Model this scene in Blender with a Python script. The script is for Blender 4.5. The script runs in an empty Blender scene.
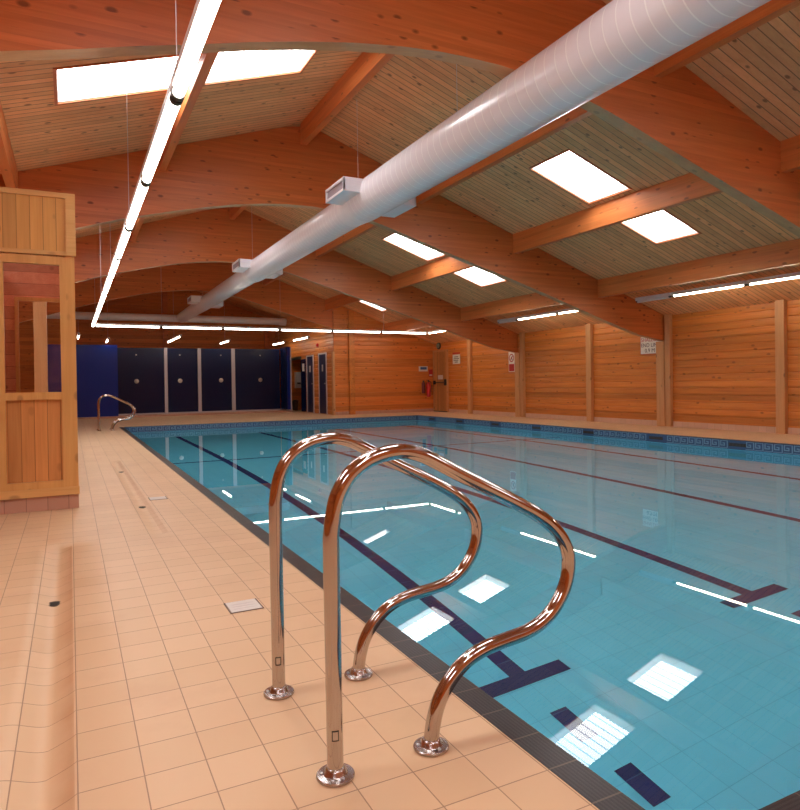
import bpy, math, random
from mathutils import Vector, Matrix
random.seed(7)
sc = bpy.context.scene
col = sc.collection
PI = math.pi

# ------------------------------------------------------------------ mesh helpers
class MB:
    """collects geometry in world coordinates, builds ONE mesh object"""
    def __init__(self): self.v = []; self.f = []; self.sm = []
    def face(self, pts, smooth=False):
        n = len(self.v); self.v += [tuple(p) for p in pts]; self.f.append(list(range(n, n+len(pts)))); self.sm.append(smooth)
    def box(self, x0, x1, y0, y1, z0, z1):
        n = len(self.v)
        self.v += [(x0,y0,z0),(x1,y0,z0),(x1,y1,z0),(x0,y1,z0),(x0,y0,z1),(x1,y0,z1),(x1,y1,z1),(x0,y1,z1)]
        for q in ((3,2,1,0),(4,5,6,7),(0,1,5,4),(1,2,6,5),(2,3,7,6),(3,0,4,7)):
            self.f.append([n+i for i in q]); self.sm.append(False)
        return self
    def prism(self, poly, axis, a, b):
        """poly: 2D points; axis 'x': (y,z), 'y': (x,z), 'z': (x,y)"""
        def P(p, t):
            return (t,p[0],p[1]) if axis == 'x' else ((p[0],t,p[1]) if axis == 'y' else (p[0],p[1],t))
        m = len(poly); n = len(self.v)
        self.v += [P(p,a) for p in poly] + [P(p,b) for p in poly]
        self.f.append([n+i for i in range(m)][::-1]); self.sm.append(False)
        self.f.append([n+m+i for i in range(m)]); self.sm.append(False)
        for i in range(m):
            j = (i+1) % m
            self.f.append([n+i, n+j, n+m+j, n+m+i]); self.sm.append(False)
        return self
    def strip(self, top, bot, a, b):
        """slab between polylines top/bot given as (x,z), extruded in y a..b (quads only, good for curved beams)"""
        m = len(top); n = len(self.v)
        for y in (a, b):
            self.v += [(x,y,z) for x,z in top] + [(x,y,z) for x,z in bot]
        T0, B0, T1, B1 = n, n+m, n+2*m, n+3*m
        for i in range(m-1):
            self.f += [[T0+i,B0+i,B0+i+1,T0+i+1],[T1+i,T1+i+1,B1+i+1,B1+i],[B0+i,B1+i,B1+i+1,B0+i+1],[T0+i,T0+i+1,T1+i+1,T1+i]]
            self.sm += [False]*4
        self.f += [[T0,T1,B1,B0],[T0+m-1,B0+m-1,B1+m-1,T1+m-1]]; self.sm += [False]*2
        return self
    def tube(self, path, r, seg=12, cap=True, radii=None):
        path = [Vector(p) for p in path]; m = len(path); n = len(self.v)
        t0 = (path[1]-path[0]).normalized()
        up = Vector((0,0,1)) if abs(t0.z) < .9 else Vector((0,1,0))
        nrm = t0.cross(up).normalized()
        for i, p in enumerate(path):
            if i == 0: t = path[1]-path[0]
            elif i == m-1: t = path[-1]-path[-2]
            else: t = (path[i+1]-path[i]).normalized() + (path[i]-path[i-1]).normalized()
            t.normalize()
            nrm = (nrm - t*nrm.dot(t)).normalized(); b = t.cross(nrm)
            rr = radii[i] if radii else r
            for k in range(seg):
                a = 2*PI*k/seg
                self.v.append(tuple(p + nrm*math.cos(a)*rr + b*math.sin(a)*rr))
        for i in range(m-1):
            for k in range(seg):
                k2 = (k+1) % seg
                self.f.append([n+i*seg+k, n+i*seg+k2, n+(i+1)*seg+k2, n+(i+1)*seg+k]); self.sm.append(True)
        if cap:
            self.f.append([n+k for k in range(seg)][::-1]); self.sm.append(False)
            self.f.append([n+(m-1)*seg+k for k in range(seg)]); self.sm.append(False)
        return self
    def lathe(self, c, prof, seg=32):
        """prof: (r,z) from bottom to top around vertical axis at c"""
        n = len(self.v); m = len(prof)
        for r, z in prof:
            for k in range(seg):
                a = 2*PI*k/seg; self.v.append((c[0]+r*math.cos(a), c[1]+r*math.sin(a), c[2]+z))
        for i in range(m-1):
            for k in range(seg):
                k2 = (k+1) % seg
                self.f.append([n+i*seg+k, n+i*seg+k2, n+(i+1)*seg+k2, n+(i+1)*seg+k]); self.sm.append(True)
        self.f.append([n+k for k in range(seg)][::-1]); self.sm.append(False)
        self.f.append([n+(m-1)*seg+k for k in range(seg)]); self.sm.append(False)
        return self
    def build(self, name, mat, parent=None, at=None):
        off = Vector(at) if at else (parent_origin(parent) if parent else Vector((0,0,0)))
        me = bpy.data.meshes.new(name)
        me.from_pydata([tuple(Vector(p)-off) for p in self.v], [], self.f)
        me.polygons.foreach_set('use_smooth', self.sm)
        me.materials.append(mat); me.update(); me.set_sharp_from_angle(angle=math.radians(32))
        o = bpy.data.objects.new(name, me); col.objects.link(o)
        if parent: o.parent = parent
        else: o.location = off
        return o

def parent_origin(p):
    o = Vector((0,0,0))
    while p:
        o += p.location; p = p.parent
    return o
def box(*a): return MB().box(*a)
def tag(o, label=None, cat=None, group=None, kind=None):
    if label: o['label'] = label
    if cat: o['category'] = cat
    if group: o['group'] = group
    if kind: o['kind'] = kind
    return o
def empty(name, loc, label=None, cat=None, group=None, kind=None):
    o = bpy.data.objects.new(name, None); o.location = loc; o.empty_display_size = .1; col.objects.link(o)
    return tag(o, label, cat, group, kind)
def copy_tree(o, dloc=None, parent=None):
    c = o.copy(); col.objects.link(c)
    if parent: c.parent = parent
    if dloc is not None: c.location = Vector(dloc)
    for ch in list(o.children): copy_tree(ch, None, c)
    return c

# ------------------------------------------------------------------ material helpers
class NT:
    def __init__(self, name):
        self.m = bpy.data.materials.new(name); self.m.use_nodes = True
        self.t = self.m.node_tree; self.t.nodes.clear()
        self.out = self.t.nodes.new('ShaderNodeOutputMaterial')
    def n(self, typ, **k):
        x = self.t.nodes.new(typ)
        for a, b in k.items(): setattr(x, a, b)
        return x
    def l(self, a, b): self.t.links.new(a, b)
    def math(self, op, a, b=None, c=None):
        x = self.n('ShaderNodeMath', operation=op)
        for i, s in enumerate((a, b, c)):
            if s is None: continue
            if hasattr(s, 'links') or hasattr(s, 'is_output'): self.l(s, x.inputs[i])
            else: x.inputs[i].default_value = s
        return x.outputs[0]
    def mix(self, f, a, b, mode='MIX'):
        x = self.n('ShaderNodeMix', data_type='RGBA', blend_type=mode)
        for s, i in ((f,0),(a,6),(b,7)):
            if hasattr(s, 'is_output'): self.l(s, x.inputs[i])
            elif i == 0: x.inputs[0].default_value = s
            else: x.inputs[i].default_value = (*s, 1) if len(s) == 3 else s
        return x.outputs[2]
    def coords(self):
        tc = self.n('ShaderNodeTexCoord'); s = self.n('ShaderNodeSeparateXYZ'); self.l(tc.outputs['Object'], s.inputs[0])
        return tc.outputs['Object'], s.outputs
    def principled(self, base, rough=.5, metal=0., spec=.5, bump=None, bump_d=.002, coat=0.):
        p = self.n('ShaderNodeBsdfPrincipled')
        if hasattr(base, 'is_output'): self.l(base, p.inputs['Base Color'])
        else: p.inputs['Base Color'].default_value = (*base, 1)
        if hasattr(rough, 'is_output'): self.l(rough, p.inputs['Roughness'])
        else: p.inputs['Roughness'].default_value = rough
        p.inputs['Metallic'].default_value = metal
        p.inputs['Specular IOR Level'].default_value = spec
        p.inputs['Coat Weight'].default_value = coat
        if bump is not None:
            b = self.n('ShaderNodeBump'); b.inputs['Strength'].default_value = 1; b.inputs['Distance'].default_value = bump_d
            self.l(bump, b.inputs['Height']); self.l(b.outputs[0], p.inputs['Normal'])
        self.l(p.outputs[0], self.out.inputs[0])
        return p

def plain(name, c, rough=.5, metal=0., spec=.5):
    t = NT(name); no = t.n('ShaderNodeTexNoise'); no.inputs['Scale'].default_value = 6
    r = t.n('ShaderNodeMapRange'); r.inputs[3].default_value = .93; r.inputs[4].default_value = 1.05
    t.l(no.outputs[0], r.inputs[0])
    cm = t.n('ShaderNodeVectorMath', operation='SCALE'); cm.inputs[0].default_value = c; t.l(r.outputs[0], cm.inputs['Scale'])
    t.principled(cm.outputs[0], rough, metal, spec); return t.m
def emit(name, c, s):
    t = NT(name); e = t.n('ShaderNodeEmission'); e.inputs[0].default_value = (*c, 1); e.inputs[1].default_value = s
    t.l(e.outputs[0], t.out.inputs[0]); return t.m

def wood(name, ca, cb, grain='X', plank=None, across='Z', groove=0., knots=1., rough=.45, groove_col=.45, ofs=0., vary=.25, spec=.4):
    """pine: grain runs along `grain`; boards of width `plank` side by side along `across`; knots and board joints"""
    t = NT(name); vec, xyz = t.coords()
    ax = {'X':0,'Y':1,'Z':2}
    sc_ = [14., 14., 14.]; sc_[ax[grain]] = .9
    if plank:
        q = t.math('DIVIDE', t.math('ADD', xyz[ax[across]], ofs), plank)
        idx = t.math('FLOOR', q); fr = t.math('FRACT', q)
        wn = t.n('ShaderNodeTexWhiteNoise', noise_dimensions='1D'); t.l(idx, wn.inputs['W'])
        rnd = wn.outputs['Value']
        sh = t.n('ShaderNodeCombineXYZ')
        for a in range(3): t.l(t.math('MULTIPLY', rnd, 37.), sh.inputs[a])
        add = t.n('ShaderNodeVectorMath', operation='ADD'); t.l(vec, add.inputs[0]); t.l(sh.outputs[0], add.inputs[1])
        base_vec = add.outputs[0]
    else:
        rnd = None; base_vec = vec
    mp = t.n('ShaderNodeMapping'); mp.inputs['Scale'].default_value = sc_; t.l(base_vec, mp.inputs[0])
    n1 = t.n('ShaderNodeTexNoise'); n1.inputs['Scale'].default_value = 1.; n1.inputs['Detail'].default_value = 4; n1.inputs['Distortion'].default_value = .6
    t.l(mp.outputs[0], n1.inputs['Vector'])
    mp2 = t.n('ShaderNodeMapping'); s2 = [70., 70., 70.]; s2[ax[grain]] = 2.5; mp2.inputs['Scale'].default_value = s2; t.l(base_vec, mp2.inputs[0])
    n2 = t.n('ShaderNodeTexNoise'); n2.inputs['Detail'].default_value = 2; n2.inputs['Scale'].default_value = 1.; t.l(mp2.outputs[0], n2.inputs['Vector'])
    f = t.math('ADD', t.math('MULTIPLY', n1.outputs[0], .7), t.math('MULTIPLY', n2.outputs[0], .3))
    mr = t.n('ShaderNodeMapRange'); mr.inputs[1].default_value = .32; mr.inputs[2].default_value = .68; t.l(f, mr.inputs[0])
    c = t.mix(mr.outputs[0], ca, cb)
    if rnd is not None:
        v = t.n('ShaderNodeMapRange'); v.inputs[3].default_value = 1-vary; v.inputs[4].default_value = 1+vary*.6; t.l(rnd, v.inputs[0])
        vs = t.n('ShaderNodeVectorMath', operation='SCALE'); t.l(c, vs.inputs[0]); t.l(v.outputs[0], vs.inputs['Scale']); c = vs.outputs[0]
    # knots
    kv = t.n('ShaderNodeMapping'); s3 = [6.5, 6.5, 6.5]; s3[ax[grain]] = 3.6; kv.inputs['Scale'].default_value = s3; t.l(base_vec, kv.inputs[0])
    vo = t.n('ShaderNodeTexVoronoi'); vo.inputs['Scale'].default_value = 1.; vo.inputs['Randomness'].default_value = 1.; t.l(kv.outputs[0], vo.inputs['Vector'])
    km = t.n('ShaderNodeMapRange'); km.inputs[1].default_value = .09; km.inputs[2].default_value = .17; km.inputs[3].default_value = .85*knots; km.inputs[4].default_value = 0.; t.l(vo.outputs['Distance'], km.inputs[0])
    c = t.mix(km.outputs[0], c, tuple(x*.32 for x in ca))
    bump = f
    if plank and groove:
        g = t.math('LESS_THAN', t.math('MINIMUM', fr, t.math('SUBTRACT', 1., fr)), groove/plank)
        c = t.mix(g, c, tuple(x*groove_col for x in ca))
        bump = t.math('SUBTRACT', t.math('MULTIPLY', f, .15), t.math('MULTIPLY', g, 1.))
    t.principled(c, rough, 0, spec, bump, .003)
    return t.m

# ------------------------------------------------------------------ materials
M = {}
SKY_P = 8.5
ORA, ORB = (.41,.105,.026), (.56,.165,.045)
M['glulam'] = wood('glulam', (.54,.145,.040), (.68,.205,.06), 'X', .045, 'Z', 0., 1., .38, vary=.10)
M['glulam_y'] = wood('glulam_y', (.60,.165,.045), (.74,.235,.065), 'Y', .045, 'Z', 0., .9, .38, vary=.08)
M['ceil'] = wood('ceil', (.80,.365,.15), (.92,.48,.215), 'X', .1, 'Y', .005, 1., .6, groove_col=.4, vary=.16)
M['board'] = wood('board', (.53,.158,.032), (.70,.25,.053), 'Y', .1375, 'Z', 0., .8, .36, vary=.22)
M['board_x'] = wood('board_x', (.60,.17,.035), (.76,.25,.055), 'X', .1375, 'Z', 0., .8, .36, vary=.2)
M['post'] = wood('post', (.54,.25,.10), (.66,.34,.15), 'Z', None, knots=.8, rough=.4)
M['beam_sole_lit'] = wood('beam_sole_lit', (.52,.27,.12), (.64,.36,.17), 'X', None, knots=.5, rough=.45)  # paler than the beam faces: pool light on the undersides painted into the colour
M['hut_v'] = wood('hut_v', (.60,.29,.075), (.74,.40,.12), 'Z', .092, 'X', .002, .9, .4, groove_col=.5, ofs=.015, vary=.14)
M['hut_v2'] = wood('hut_v2', (.52,.21,.06), (.70,.31,.10), 'Z', .092, 'X', .002, .3, .4, groove_col=.55, ofs=.01, vary=.2)
M['hut_z'] = wood('hut_z', (.60,.30,.09), (.74,.41,.14), 'Z', None, knots=.5, rough=.4)
M['hut_x'] = wood('hut_x', (.62,.33,.11), (.76,.45,.17), 'X', None, knots=.5, rough=.4)
M['hut_in'] = wood('hut_in', (.62,.22,.12), (.72,.30,.17), 'Y', .12, 'Z', .002, .6, .5)
M['door_wood'] = wood('door_wood', (.50,.20,.06), (.62,.28,.085), 'Z', .09, 'Y', .003, .5, .4)
M['white_reveal'] = plain('white_reveal', (.82,.80,.78), .5)
M['white'] = plain('white', (.80,.78,.76), .35)
M['casing'] = plain('casing', (.70,.64,.62), .4)
M['black'] = plain('black', (.02,.025,.022), .4)
M['navy'] = plain('navy', (.002,.008,.05), .25, 0., .3)
M['navy_gloss'] = plain('navy_gloss', (.001,.02,.25), .3, 0., .3)
M['navy_door'] = plain('navy_door', (.02,.018,.06), .35)
M['pilaster'] = plain('pilaster', (.50,.46,.52), .4)
M['steel'] = plain('steel', (.54,.49,.47), .08, 1.)
M['steel_satin'] = plain('steel_satin', (.50,.45,.43), .24, 1.)
M['steel_dull'] = plain('steel_dull', (.55,.52,.5), .3, 1.)
M['red'] = plain('red', (.55,.02,.02), .3)
M['sign_red'] = plain('sign_red', (.5,.03,.03), .4)
M['sign_white'] = plain('sign_white', (.8,.76,.7), .4)
M['sign_blue'] = plain('sign_blue', (.05,.12,.3), .4)
M['sign_green'] = plain('sign_green', (.05,.3,.2), .4)
M['drain'] = plain('drain', (.10,.06,.045), .5)
M['lane'] = None
M['tube_e'] = emit('tube_e', (1., .88, .68), 22.)
M['tube_c'] = emit('tube_c', (1., .86, .68), 13.)
M['tube'] = emit('tube', (1., .92, .80), 9.0)

# duct: glossy off-white spiral-wound metal with raised seams
t = NT('duct'); vec, xyz = t.coords()
nz = t.n('ShaderNodeTexNoise'); nz.inputs['Scale'].default_value = 3.
c = t.mix(nz.outputs[0], (.80,.76,.81), (.87,.83,.87))
ang = t.math('ARCTAN2', t.math('SUBTRACT', xyz[2], 0.), t.math('SUBTRACT', xyz[0], 0.))
ph = t.math('FRACT', t.math('ADD', t.math('DIVIDE', xyz[1], .125), t.math('DIVIDE', ang, 2*PI)))
seam = t.math('LESS_THAN', ph, .09)
c = t.mix(seam, c, (.97,.96,.97))
t.principled(c, .28, 0., .55, seam, .004, coat=.3); M['duct'] = t.m
M['duct_plain'] = plain('duct_plain', (.86,.82,.85), .3)

def tiles(name, ca, cb, grout, sx, sy, ox, oy, gw, ax=(0,1), rough=.35, vary=.1, bump=.0015, spec=.5, stain=None, wnoise=2., gutter=False):
    t = NT(name); vec, xyz = t.coords()
    qx = t.math('DIVIDE', t.math('SUBTRACT', xyz[ax[0]], ox), sx); qy = t.math('DIVIDE', t.math('SUBTRACT', xyz[ax[1]], oy), sy)
    def edge(q, w):
        f = t.math('FRACT', q); return t.math('LESS_THAN', t.math('MINIMUM', f, t.math('SUBTRACT', 1., f)), w)
    g = t.math('MAXIMUM', edge(qx, gw/sx), edge(qy, gw/sy))
    cmb = t.n('ShaderNodeCombineXYZ'); t.l(t.math('FLOOR', qx), cmb.inputs[0]); t.l(t.math('FLOOR', qy), cmb.inputs[1])
    wn = t.n('ShaderNodeTexWhiteNoise', noise_dimensions='3D'); t.l(cmb.outputs[0], wn.inputs['Vector'])
    no = t.n('ShaderNodeTexNoise'); no.inputs['Scale'].default_value = wnoise; no.inputs['Detail'].default_value = 5; t.l(vec, no.inputs['Vector'])
    f = t.math('ADD', t.math('MULTIPLY', wn.outputs['Value'], .5), t.math('MULTIPLY', no.outputs[0], .5))
    c = t.mix(f, ca, cb)
    if stain:
        sn = t.n('ShaderNodeTexNoise'); sn.inputs['Scale'].default_value = 1.3; sn.inputs['Detail'].default_value = 6; sn.inputs['Roughness'].default_value = .65; t.l(vec, sn.inputs['Vector'])
        mr = t.n('ShaderNodeMapRange'); mr.inputs[1].default_value = .52; mr.inputs[2].default_value = .75; mr.inputs[4].default_value = .5; t.l(sn.outputs[0], mr.inputs[0])
        c = t.mix(mr.outputs[0], c, stain)
    c = t.mix(g, c, grout)
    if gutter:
        # orange-brown stain and shading at the channel foot, painted into the tile colour
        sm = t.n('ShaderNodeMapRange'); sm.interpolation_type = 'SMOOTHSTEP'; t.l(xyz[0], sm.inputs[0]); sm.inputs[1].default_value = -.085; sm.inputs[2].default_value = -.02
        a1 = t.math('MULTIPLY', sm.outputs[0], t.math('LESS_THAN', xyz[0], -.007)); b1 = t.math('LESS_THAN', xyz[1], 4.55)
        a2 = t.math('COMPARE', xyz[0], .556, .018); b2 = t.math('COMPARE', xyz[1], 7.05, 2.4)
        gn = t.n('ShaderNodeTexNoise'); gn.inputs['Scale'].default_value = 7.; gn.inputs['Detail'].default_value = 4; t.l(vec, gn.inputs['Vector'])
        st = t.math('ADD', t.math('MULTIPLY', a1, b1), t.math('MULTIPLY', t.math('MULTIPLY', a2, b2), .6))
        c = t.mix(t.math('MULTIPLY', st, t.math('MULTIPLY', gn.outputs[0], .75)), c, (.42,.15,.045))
    b = t.math('SUBTRACT', 1., g)
    t.principled(c, rough, 0., spec, b, bump); return t.m
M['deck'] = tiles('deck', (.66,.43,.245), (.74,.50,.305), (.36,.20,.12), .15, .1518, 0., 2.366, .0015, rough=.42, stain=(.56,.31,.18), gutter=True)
M['skirt'] = tiles('skirt', (.60,.36,.25), (.68,.42,.30), (.42,.25,.18), .15, .11, 0., 0., .002, ax=(1,2), rough=.4)
M['skirt_x'] = tiles('skirt_x', (.50,.27,.19), (.58,.33,.24), (.25,.12,.09), .15, .115, 0.025, -.002, .002, ax=(0,2), rough=.4)
PB1, PB2, PBG = (.15,.66,.85), (.185,.72,.90), (.115,.56,.75)
M['pool_tile'] = tiles('pool_tile', PB1, PB2, PBG, .15, .25, .06, -.03, .002, rough=.4, vary=.1, bump=.0005)
M['pool_wall_y'] = tiles('pool_wall_y', PB1, PB2, PBG, .25, .125, 0, 0, .002, ax=(1,2), rough=.4)
M['pool_wall_x'] = tiles('pool_wall_x', PB1, PB2, PBG, .25, .125, 0, 0, .002, ax=(0,2), rough=.4)
M['lane'] = tiles('lane', (.0005,.006,.10), (.001,.009,.12), (.03,.09,.22), 9., .25, 0, -.03, .003, rough=.35)
M['band_y'] = tiles('band_y', (.035,.09,.20), (.05,.11,.24), (.03,.08,.17), .15, .15, 0, 0, .002, ax=(1,2), rough=.3)
M['band_x'] = tiles('band_x', (.035,.09,.20), (.05,.11,.24), (.03,.08,.17), .15, .15, 0, 0, .002, ax=(0,2), rough=.3)
M['key'] = plain('key', (.20,.36,.52), .35)
# grooved dark edge tile
def grooved(name, a, o):
    t = NT(name); vec, xyz = t.coords()
    b = 1 - a
    qa = t.math('DIVIDE', t.math('SUBTRACT', xyz[a], o), .0112); fr = t.math('FRACT', qa)
    rid = t.math('GREATER_THAN', fr, .5)
    qb = t.math('DIVIDE', t.math('SUBTRACT', xyz[b], 2.366 if b == 1 else 0.), .1518 if b == 1 else .15); fb = t.math('FRACT', qb)
    g = t.math('LESS_THAN', t.math('MINIMUM', fb, t.math('SUBTRACT', 1., fb)), .018)
    no = t.n('ShaderNodeTexNoise'); no.inputs['Scale'].default_value = 9.; t.l(vec, no.inputs['Vector'])
    c = t.mix(no.outputs[0], (.014,.011,.013), (.026,.020,.021))
    c = t.mix(t.math('MULTIPLY', rid, .6), c, (.055,.043,.045))
    c = t.mix(t.math('MULTIPLY', g, .75), c, (.16,.11,.085))
    t.principled(c, .34, 0., .5, rid, .002); return t.m
M['edge_y'] = grooved('edge_y', 0, 1.056)
M['edge_x'] = grooved('edge_x', 1, .87)

# clear glazing of the hut
t = NT('glass'); g = t.n('ShaderNodeBsdfGlossy'); g.inputs['Roughness'].default_value = .0; g.inputs[0].default_value = (1,1,1,1)
tr = t.n('ShaderNodeBsdfTransparent'); tr.inputs[0].default_value = (.93,.93,.94,1)
mx = t.n('ShaderNodeMixShader'); lw = t.n('ShaderNodeFresnel'); lw.inputs[0].default_value = 1.5
t.l(lw.outputs[0], mx.inputs[0]); t.l(tr.outputs[0], mx.inputs[1]); t.l(g.outputs[0], mx.inputs[2]); t.l(mx.outputs[0], t.out.inputs[0]); M['glass'] = t.m
# ribbed polycarbonate rooflight pane
t = NT('pane'); vec, xyz = t.coords()
fr = t.math('FRACT', t.math('DIVIDE', xyz[0], .115)); rib = t.math('LESS_THAN', fr, .2)
cc = t.mix(rib, (.97,.97,.97), (.42,.42,.47))
tr = t.n('ShaderNodeEmission'); t.l(cc, tr.inputs[0]); tr.inputs[1].default_value = SKY_P; t.l(tr.outputs[0], t.out.inputs[0]); M['pane'] = t.m
# water
t = NT('water'); gl = t.n('ShaderNodeBsdfGlass'); gl.inputs['IOR'].default_value = 1.333; gl.inputs['Roughness'].default_value = 0.
gl.inputs[0].default_value = (.96,1,1,1)
t.l(gl.outputs[0], t.out.inputs[0]); M['water'] = t.m

# ------------------------------------------------------------------ main dimensions
XR, XL = 11.05, -4.2
YE, YB, YF = 19.45, 26.0, -4.2
RX, RZ, ML, MR_ = 3.3, 5.0, .323, .351
def roof(x): return RZ - (MR_*(x-RX) if x > RX else ML*(RX-x))
PX0, PX1, PY0, PY1 = 1.146, 9.294, .96, 17.40     # water side of the pool
EX0, EX1, EY0, EY1 = 1.056, 9.384, .87, 17.49     # deck side of the grooved edge
WZ = -.15

# ------------------------------------------------------------------ deck (one gently dished tile surface)
def deck_z(x, y):
    def dish(x, y, xa, xb, y0, y1, d):
        if not (xa <= x <= xb): return 0.
        e = max(0., min(1., (y-y0)/.25)) * max(0., min(1., (y1-y)/.12))
        u = (x-xa)/(xb-xa)
        s = (.5-.5*math.cos(PI*min(1., u/.62))) if u < .62 else ((1-(u-.62)/.38)**.8)
        return -d*s*e
    return dish(x, y, -.19, -.002, -3., 4.62, .03) + dish(x, y, .43, .578, 4.5, 9.6, .016)
xs = set([XL+.001*0, 8.9*0+XR]); xs = {XL, XR, EX0, EX1, -.19, -.002, .43, .578, -1., -.5, .2, .8, 3., 5., 7., 7.45}
xs |= {round(-.19+i*.188/16, 4) for i in range(17)} | {round(.43+i*.148/12, 4) for i in range(13)}
ys = {YF, EY0, EY1, YB, -3., 4.5, 4.62, 9.6, 21., YE}
ys |= {round(.5+i*.15, 3) for i in range(63)}
xs = sorted(xs); ys = sorted(ys)
d = MB(); idx = {}
for i, x in enumerate(xs):
    for j, y in enumerate(ys):
        idx[i, j] = len(d.v); d.v.append((x, y, deck_z(x, y)))
for i in range(len(xs)-1):
    for j in range(len(ys)-1):
        cxm, cym = (xs[i]+xs[i+1])/2, (ys[j]+ys[j+1])/2
        if EX0 < cxm < EX1 and EY0 < cym < EY1: continue
        d.f.append([idx[i,j], idx[i+1,j], idx[i+1,j+1], idx[i,j+1]]); d.sm.append(True)
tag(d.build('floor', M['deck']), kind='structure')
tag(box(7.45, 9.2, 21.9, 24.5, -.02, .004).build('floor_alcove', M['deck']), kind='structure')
# grooved dark edging
tag(box(EX0, PX0, EY0, EY1, -.03, .001).build('trim_1', M['edge_y']), kind='structure')
tag(box(PX1, EX1, EY0, EY1, -.03, .001).build('trim_2', M['edge_y']), kind='structure')
tag(box(PX0, PX1, EY0, PY0, -.03, .001).build('trim_3', M['edge_x']), kind='structure')
tag(box(PX0, PX1, PY1, EY1, -.03, .001).build('trim_4', M['edge_x']), kind='structure')

# ------------------------------------------------------------------ pool basin
def fz(y): return -.95 - max(0., 11.-y)*.0647
basin = empty('pool_basin', (PX0, PY0, -1.6), kind='structure')
m = MB()
m.face([(PX0,PY0,fz(PY0)),(PX1,PY0,fz(PY0)),(PX1,11,fz(11)),(PX0,11,fz(11))]); m.face([(PX0,11,fz(11)),(PX1,11,fz(11)),(PX1,PY1,fz(11)),(PX0,PY1,fz(11))])
m.build('pool_floor', M['pool_tile'], basin)
prof = [(PY0-.05,-.03),(PY1+.05,-.03),(PY1+.05,-1.),(11.,-1.),(PY0-.05,fz(PY0)-.05)]
recv = []
for nm, a, b in (('side_wall', PX0-.09, PX0), ('side_wall', PX1, PX1+.09)):
    recv.append(MB().prism(prof, 'x', a, b).build(nm, M['pool_wall_y'], basin))
recv.append(box(PX0, PX1, PY0-.09, PY0, -1.65, -.03).build('end_wall', M['pool_wall_x'], basin))
recv.append(box(PX0, PX1, PY1, PY1+.09, -1.0, -.03).build('end_wall', M['pool_wall_x'], basin))
box(PX1-.004, PX1+.002, PY0+.004, PY1-.004, WZ+.004, -.003).build('tile_band', M['band_y'], basin)
box(PX0-.002, PX0+.004, PY0+.004, PY1-.004, WZ+.004, -.003).build('tile_band', M['band_y'], basin)
box(PX0, PX1, PY1-.004, PY1+.002, WZ+.004, -.003).build('tile_band', M['band_x'], basin)
box(PX0, PX1, PY0-.002, PY0+.004, WZ+.004, -.003).build('tile_band', M['band_x'], basin)
# greek key relief on the bands: unit of 0.15 m
def key_rects():
    s = .15/9; w = s*1.0
    # continuous meander, cells of a 9 x 9 grid
    R = [(0,1,1,8),(0,8,8,9-.4),(7,3,8,8),(3,3,7,4),(3,4,4,6),(3,5.2,5.6,6.2),(8,1-.4,9,1.0),(1,.6,8.0,1.4)]
    return [(a*s,b*s,c*s,d_*s) for a,b,c,d_ in R]
KR = key_rects()
slots = [(9.384, y) for y in (6.8, 8.4, 10.1, 11.75, 13.35, 15.0, 16.5)]
mk = MB(); y = PY0+.01
while y < PY1-.16:
    if not any(abs(y+.075-s[1]) < .19 for s in slots):
        for a,b,c_,d_ in KR: mk.box(PX1-.006, PX1-.003, y+a, y+c_, WZ+.004+b*.93, WZ+.004+d_*.93)
    y += .15
mk.build('key_pattern', M['key'], basin)
mk = MB(); x = PX0+.01
while x < PX1-.16:
    for a,b,c_,d_ in KR: mk.box(x+a, x+c_, PY1-.006, PY1-.003, WZ+.004+b*.93, WZ+.004+d_*.93)
    x += .15
mk.build('key_pattern', M['key'], basin)
# lane lines on the floor
def lane_piece(mm, x0, x1, y0, y1):
    ysq = [y0] + ([11.] if y0 < 11 < y1 else []) + [y1]
    for a, b in zip(ysq, ysq[1:]):
        h = .003
        mm.face([(x0,a,fz(a)+h),(x1,a,fz(a)+h),(x1,b,fz(b)+h),(x0,b,fz(b)+h)])
for cx_ in (2.25, 4.25, 6.25, 8.25):
    mm = MB(); lane_piece(mm, cx_-.055, cx_+.055, 3.05, 16.4); lane_piece(mm, cx_-.29, cx_+.30, 2.94, 3.05)
    mm.build('lane_line', M['lane'], basin)
    for a, b in ((2.46,2.70),(2.02,2.25)):
        mm = MB(); lane_piece(mm, cx_-.055, cx_+.05, a, b); mm.build('lane_dash', M['lane'], basin)
mm = MB(); lane_piece(mm, PX0+.02, PX1-.02, 10.9, 10.98); mm.build('cross_line', M['lane'], basin)
wat = MB(); wat.face([(PX0,PY0,WZ),(PX1,PY0,WZ),(PX1,PY1,WZ),(PX0,PY1,WZ)])
water = tag(wat.build('pool_water', M['water'], at=(PX0,PY0,WZ)), 'still clear turquoise water filling the swimming pool', 'water', kind='stuff')
# overflow grilles in the right-hand band
proto = None
sl_names = ['rightmost and nearest', 'second', 'third', 'fourth', 'fifth', 'sixth', 'seventh and farthest']
for (x, y), w in zip(slots, sl_names):
    L = 'small black overflow grille in the far-side tile band, %s counted from the right' % w
    if proto is None:
        proto = empty('overflow_grille', (PX1, y, -.075), L, 'grille', 'overflow grilles in the patterned band')
        box(PX1-.009, PX1-.002, y-.15, y+.15, -.095, -.045).build('frame', M['black'], proto)
        sb = MB()
        for k in range(12): sb.box(PX1-.012, PX1-.008, y-.14+k*.0245, y-.13+k*.0245, -.088, -.052)
        sb.build('slats', M['drain'], proto)
    else:
        o = copy_tree(proto, (PX1, y, -.075)); o['label'] = L

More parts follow.
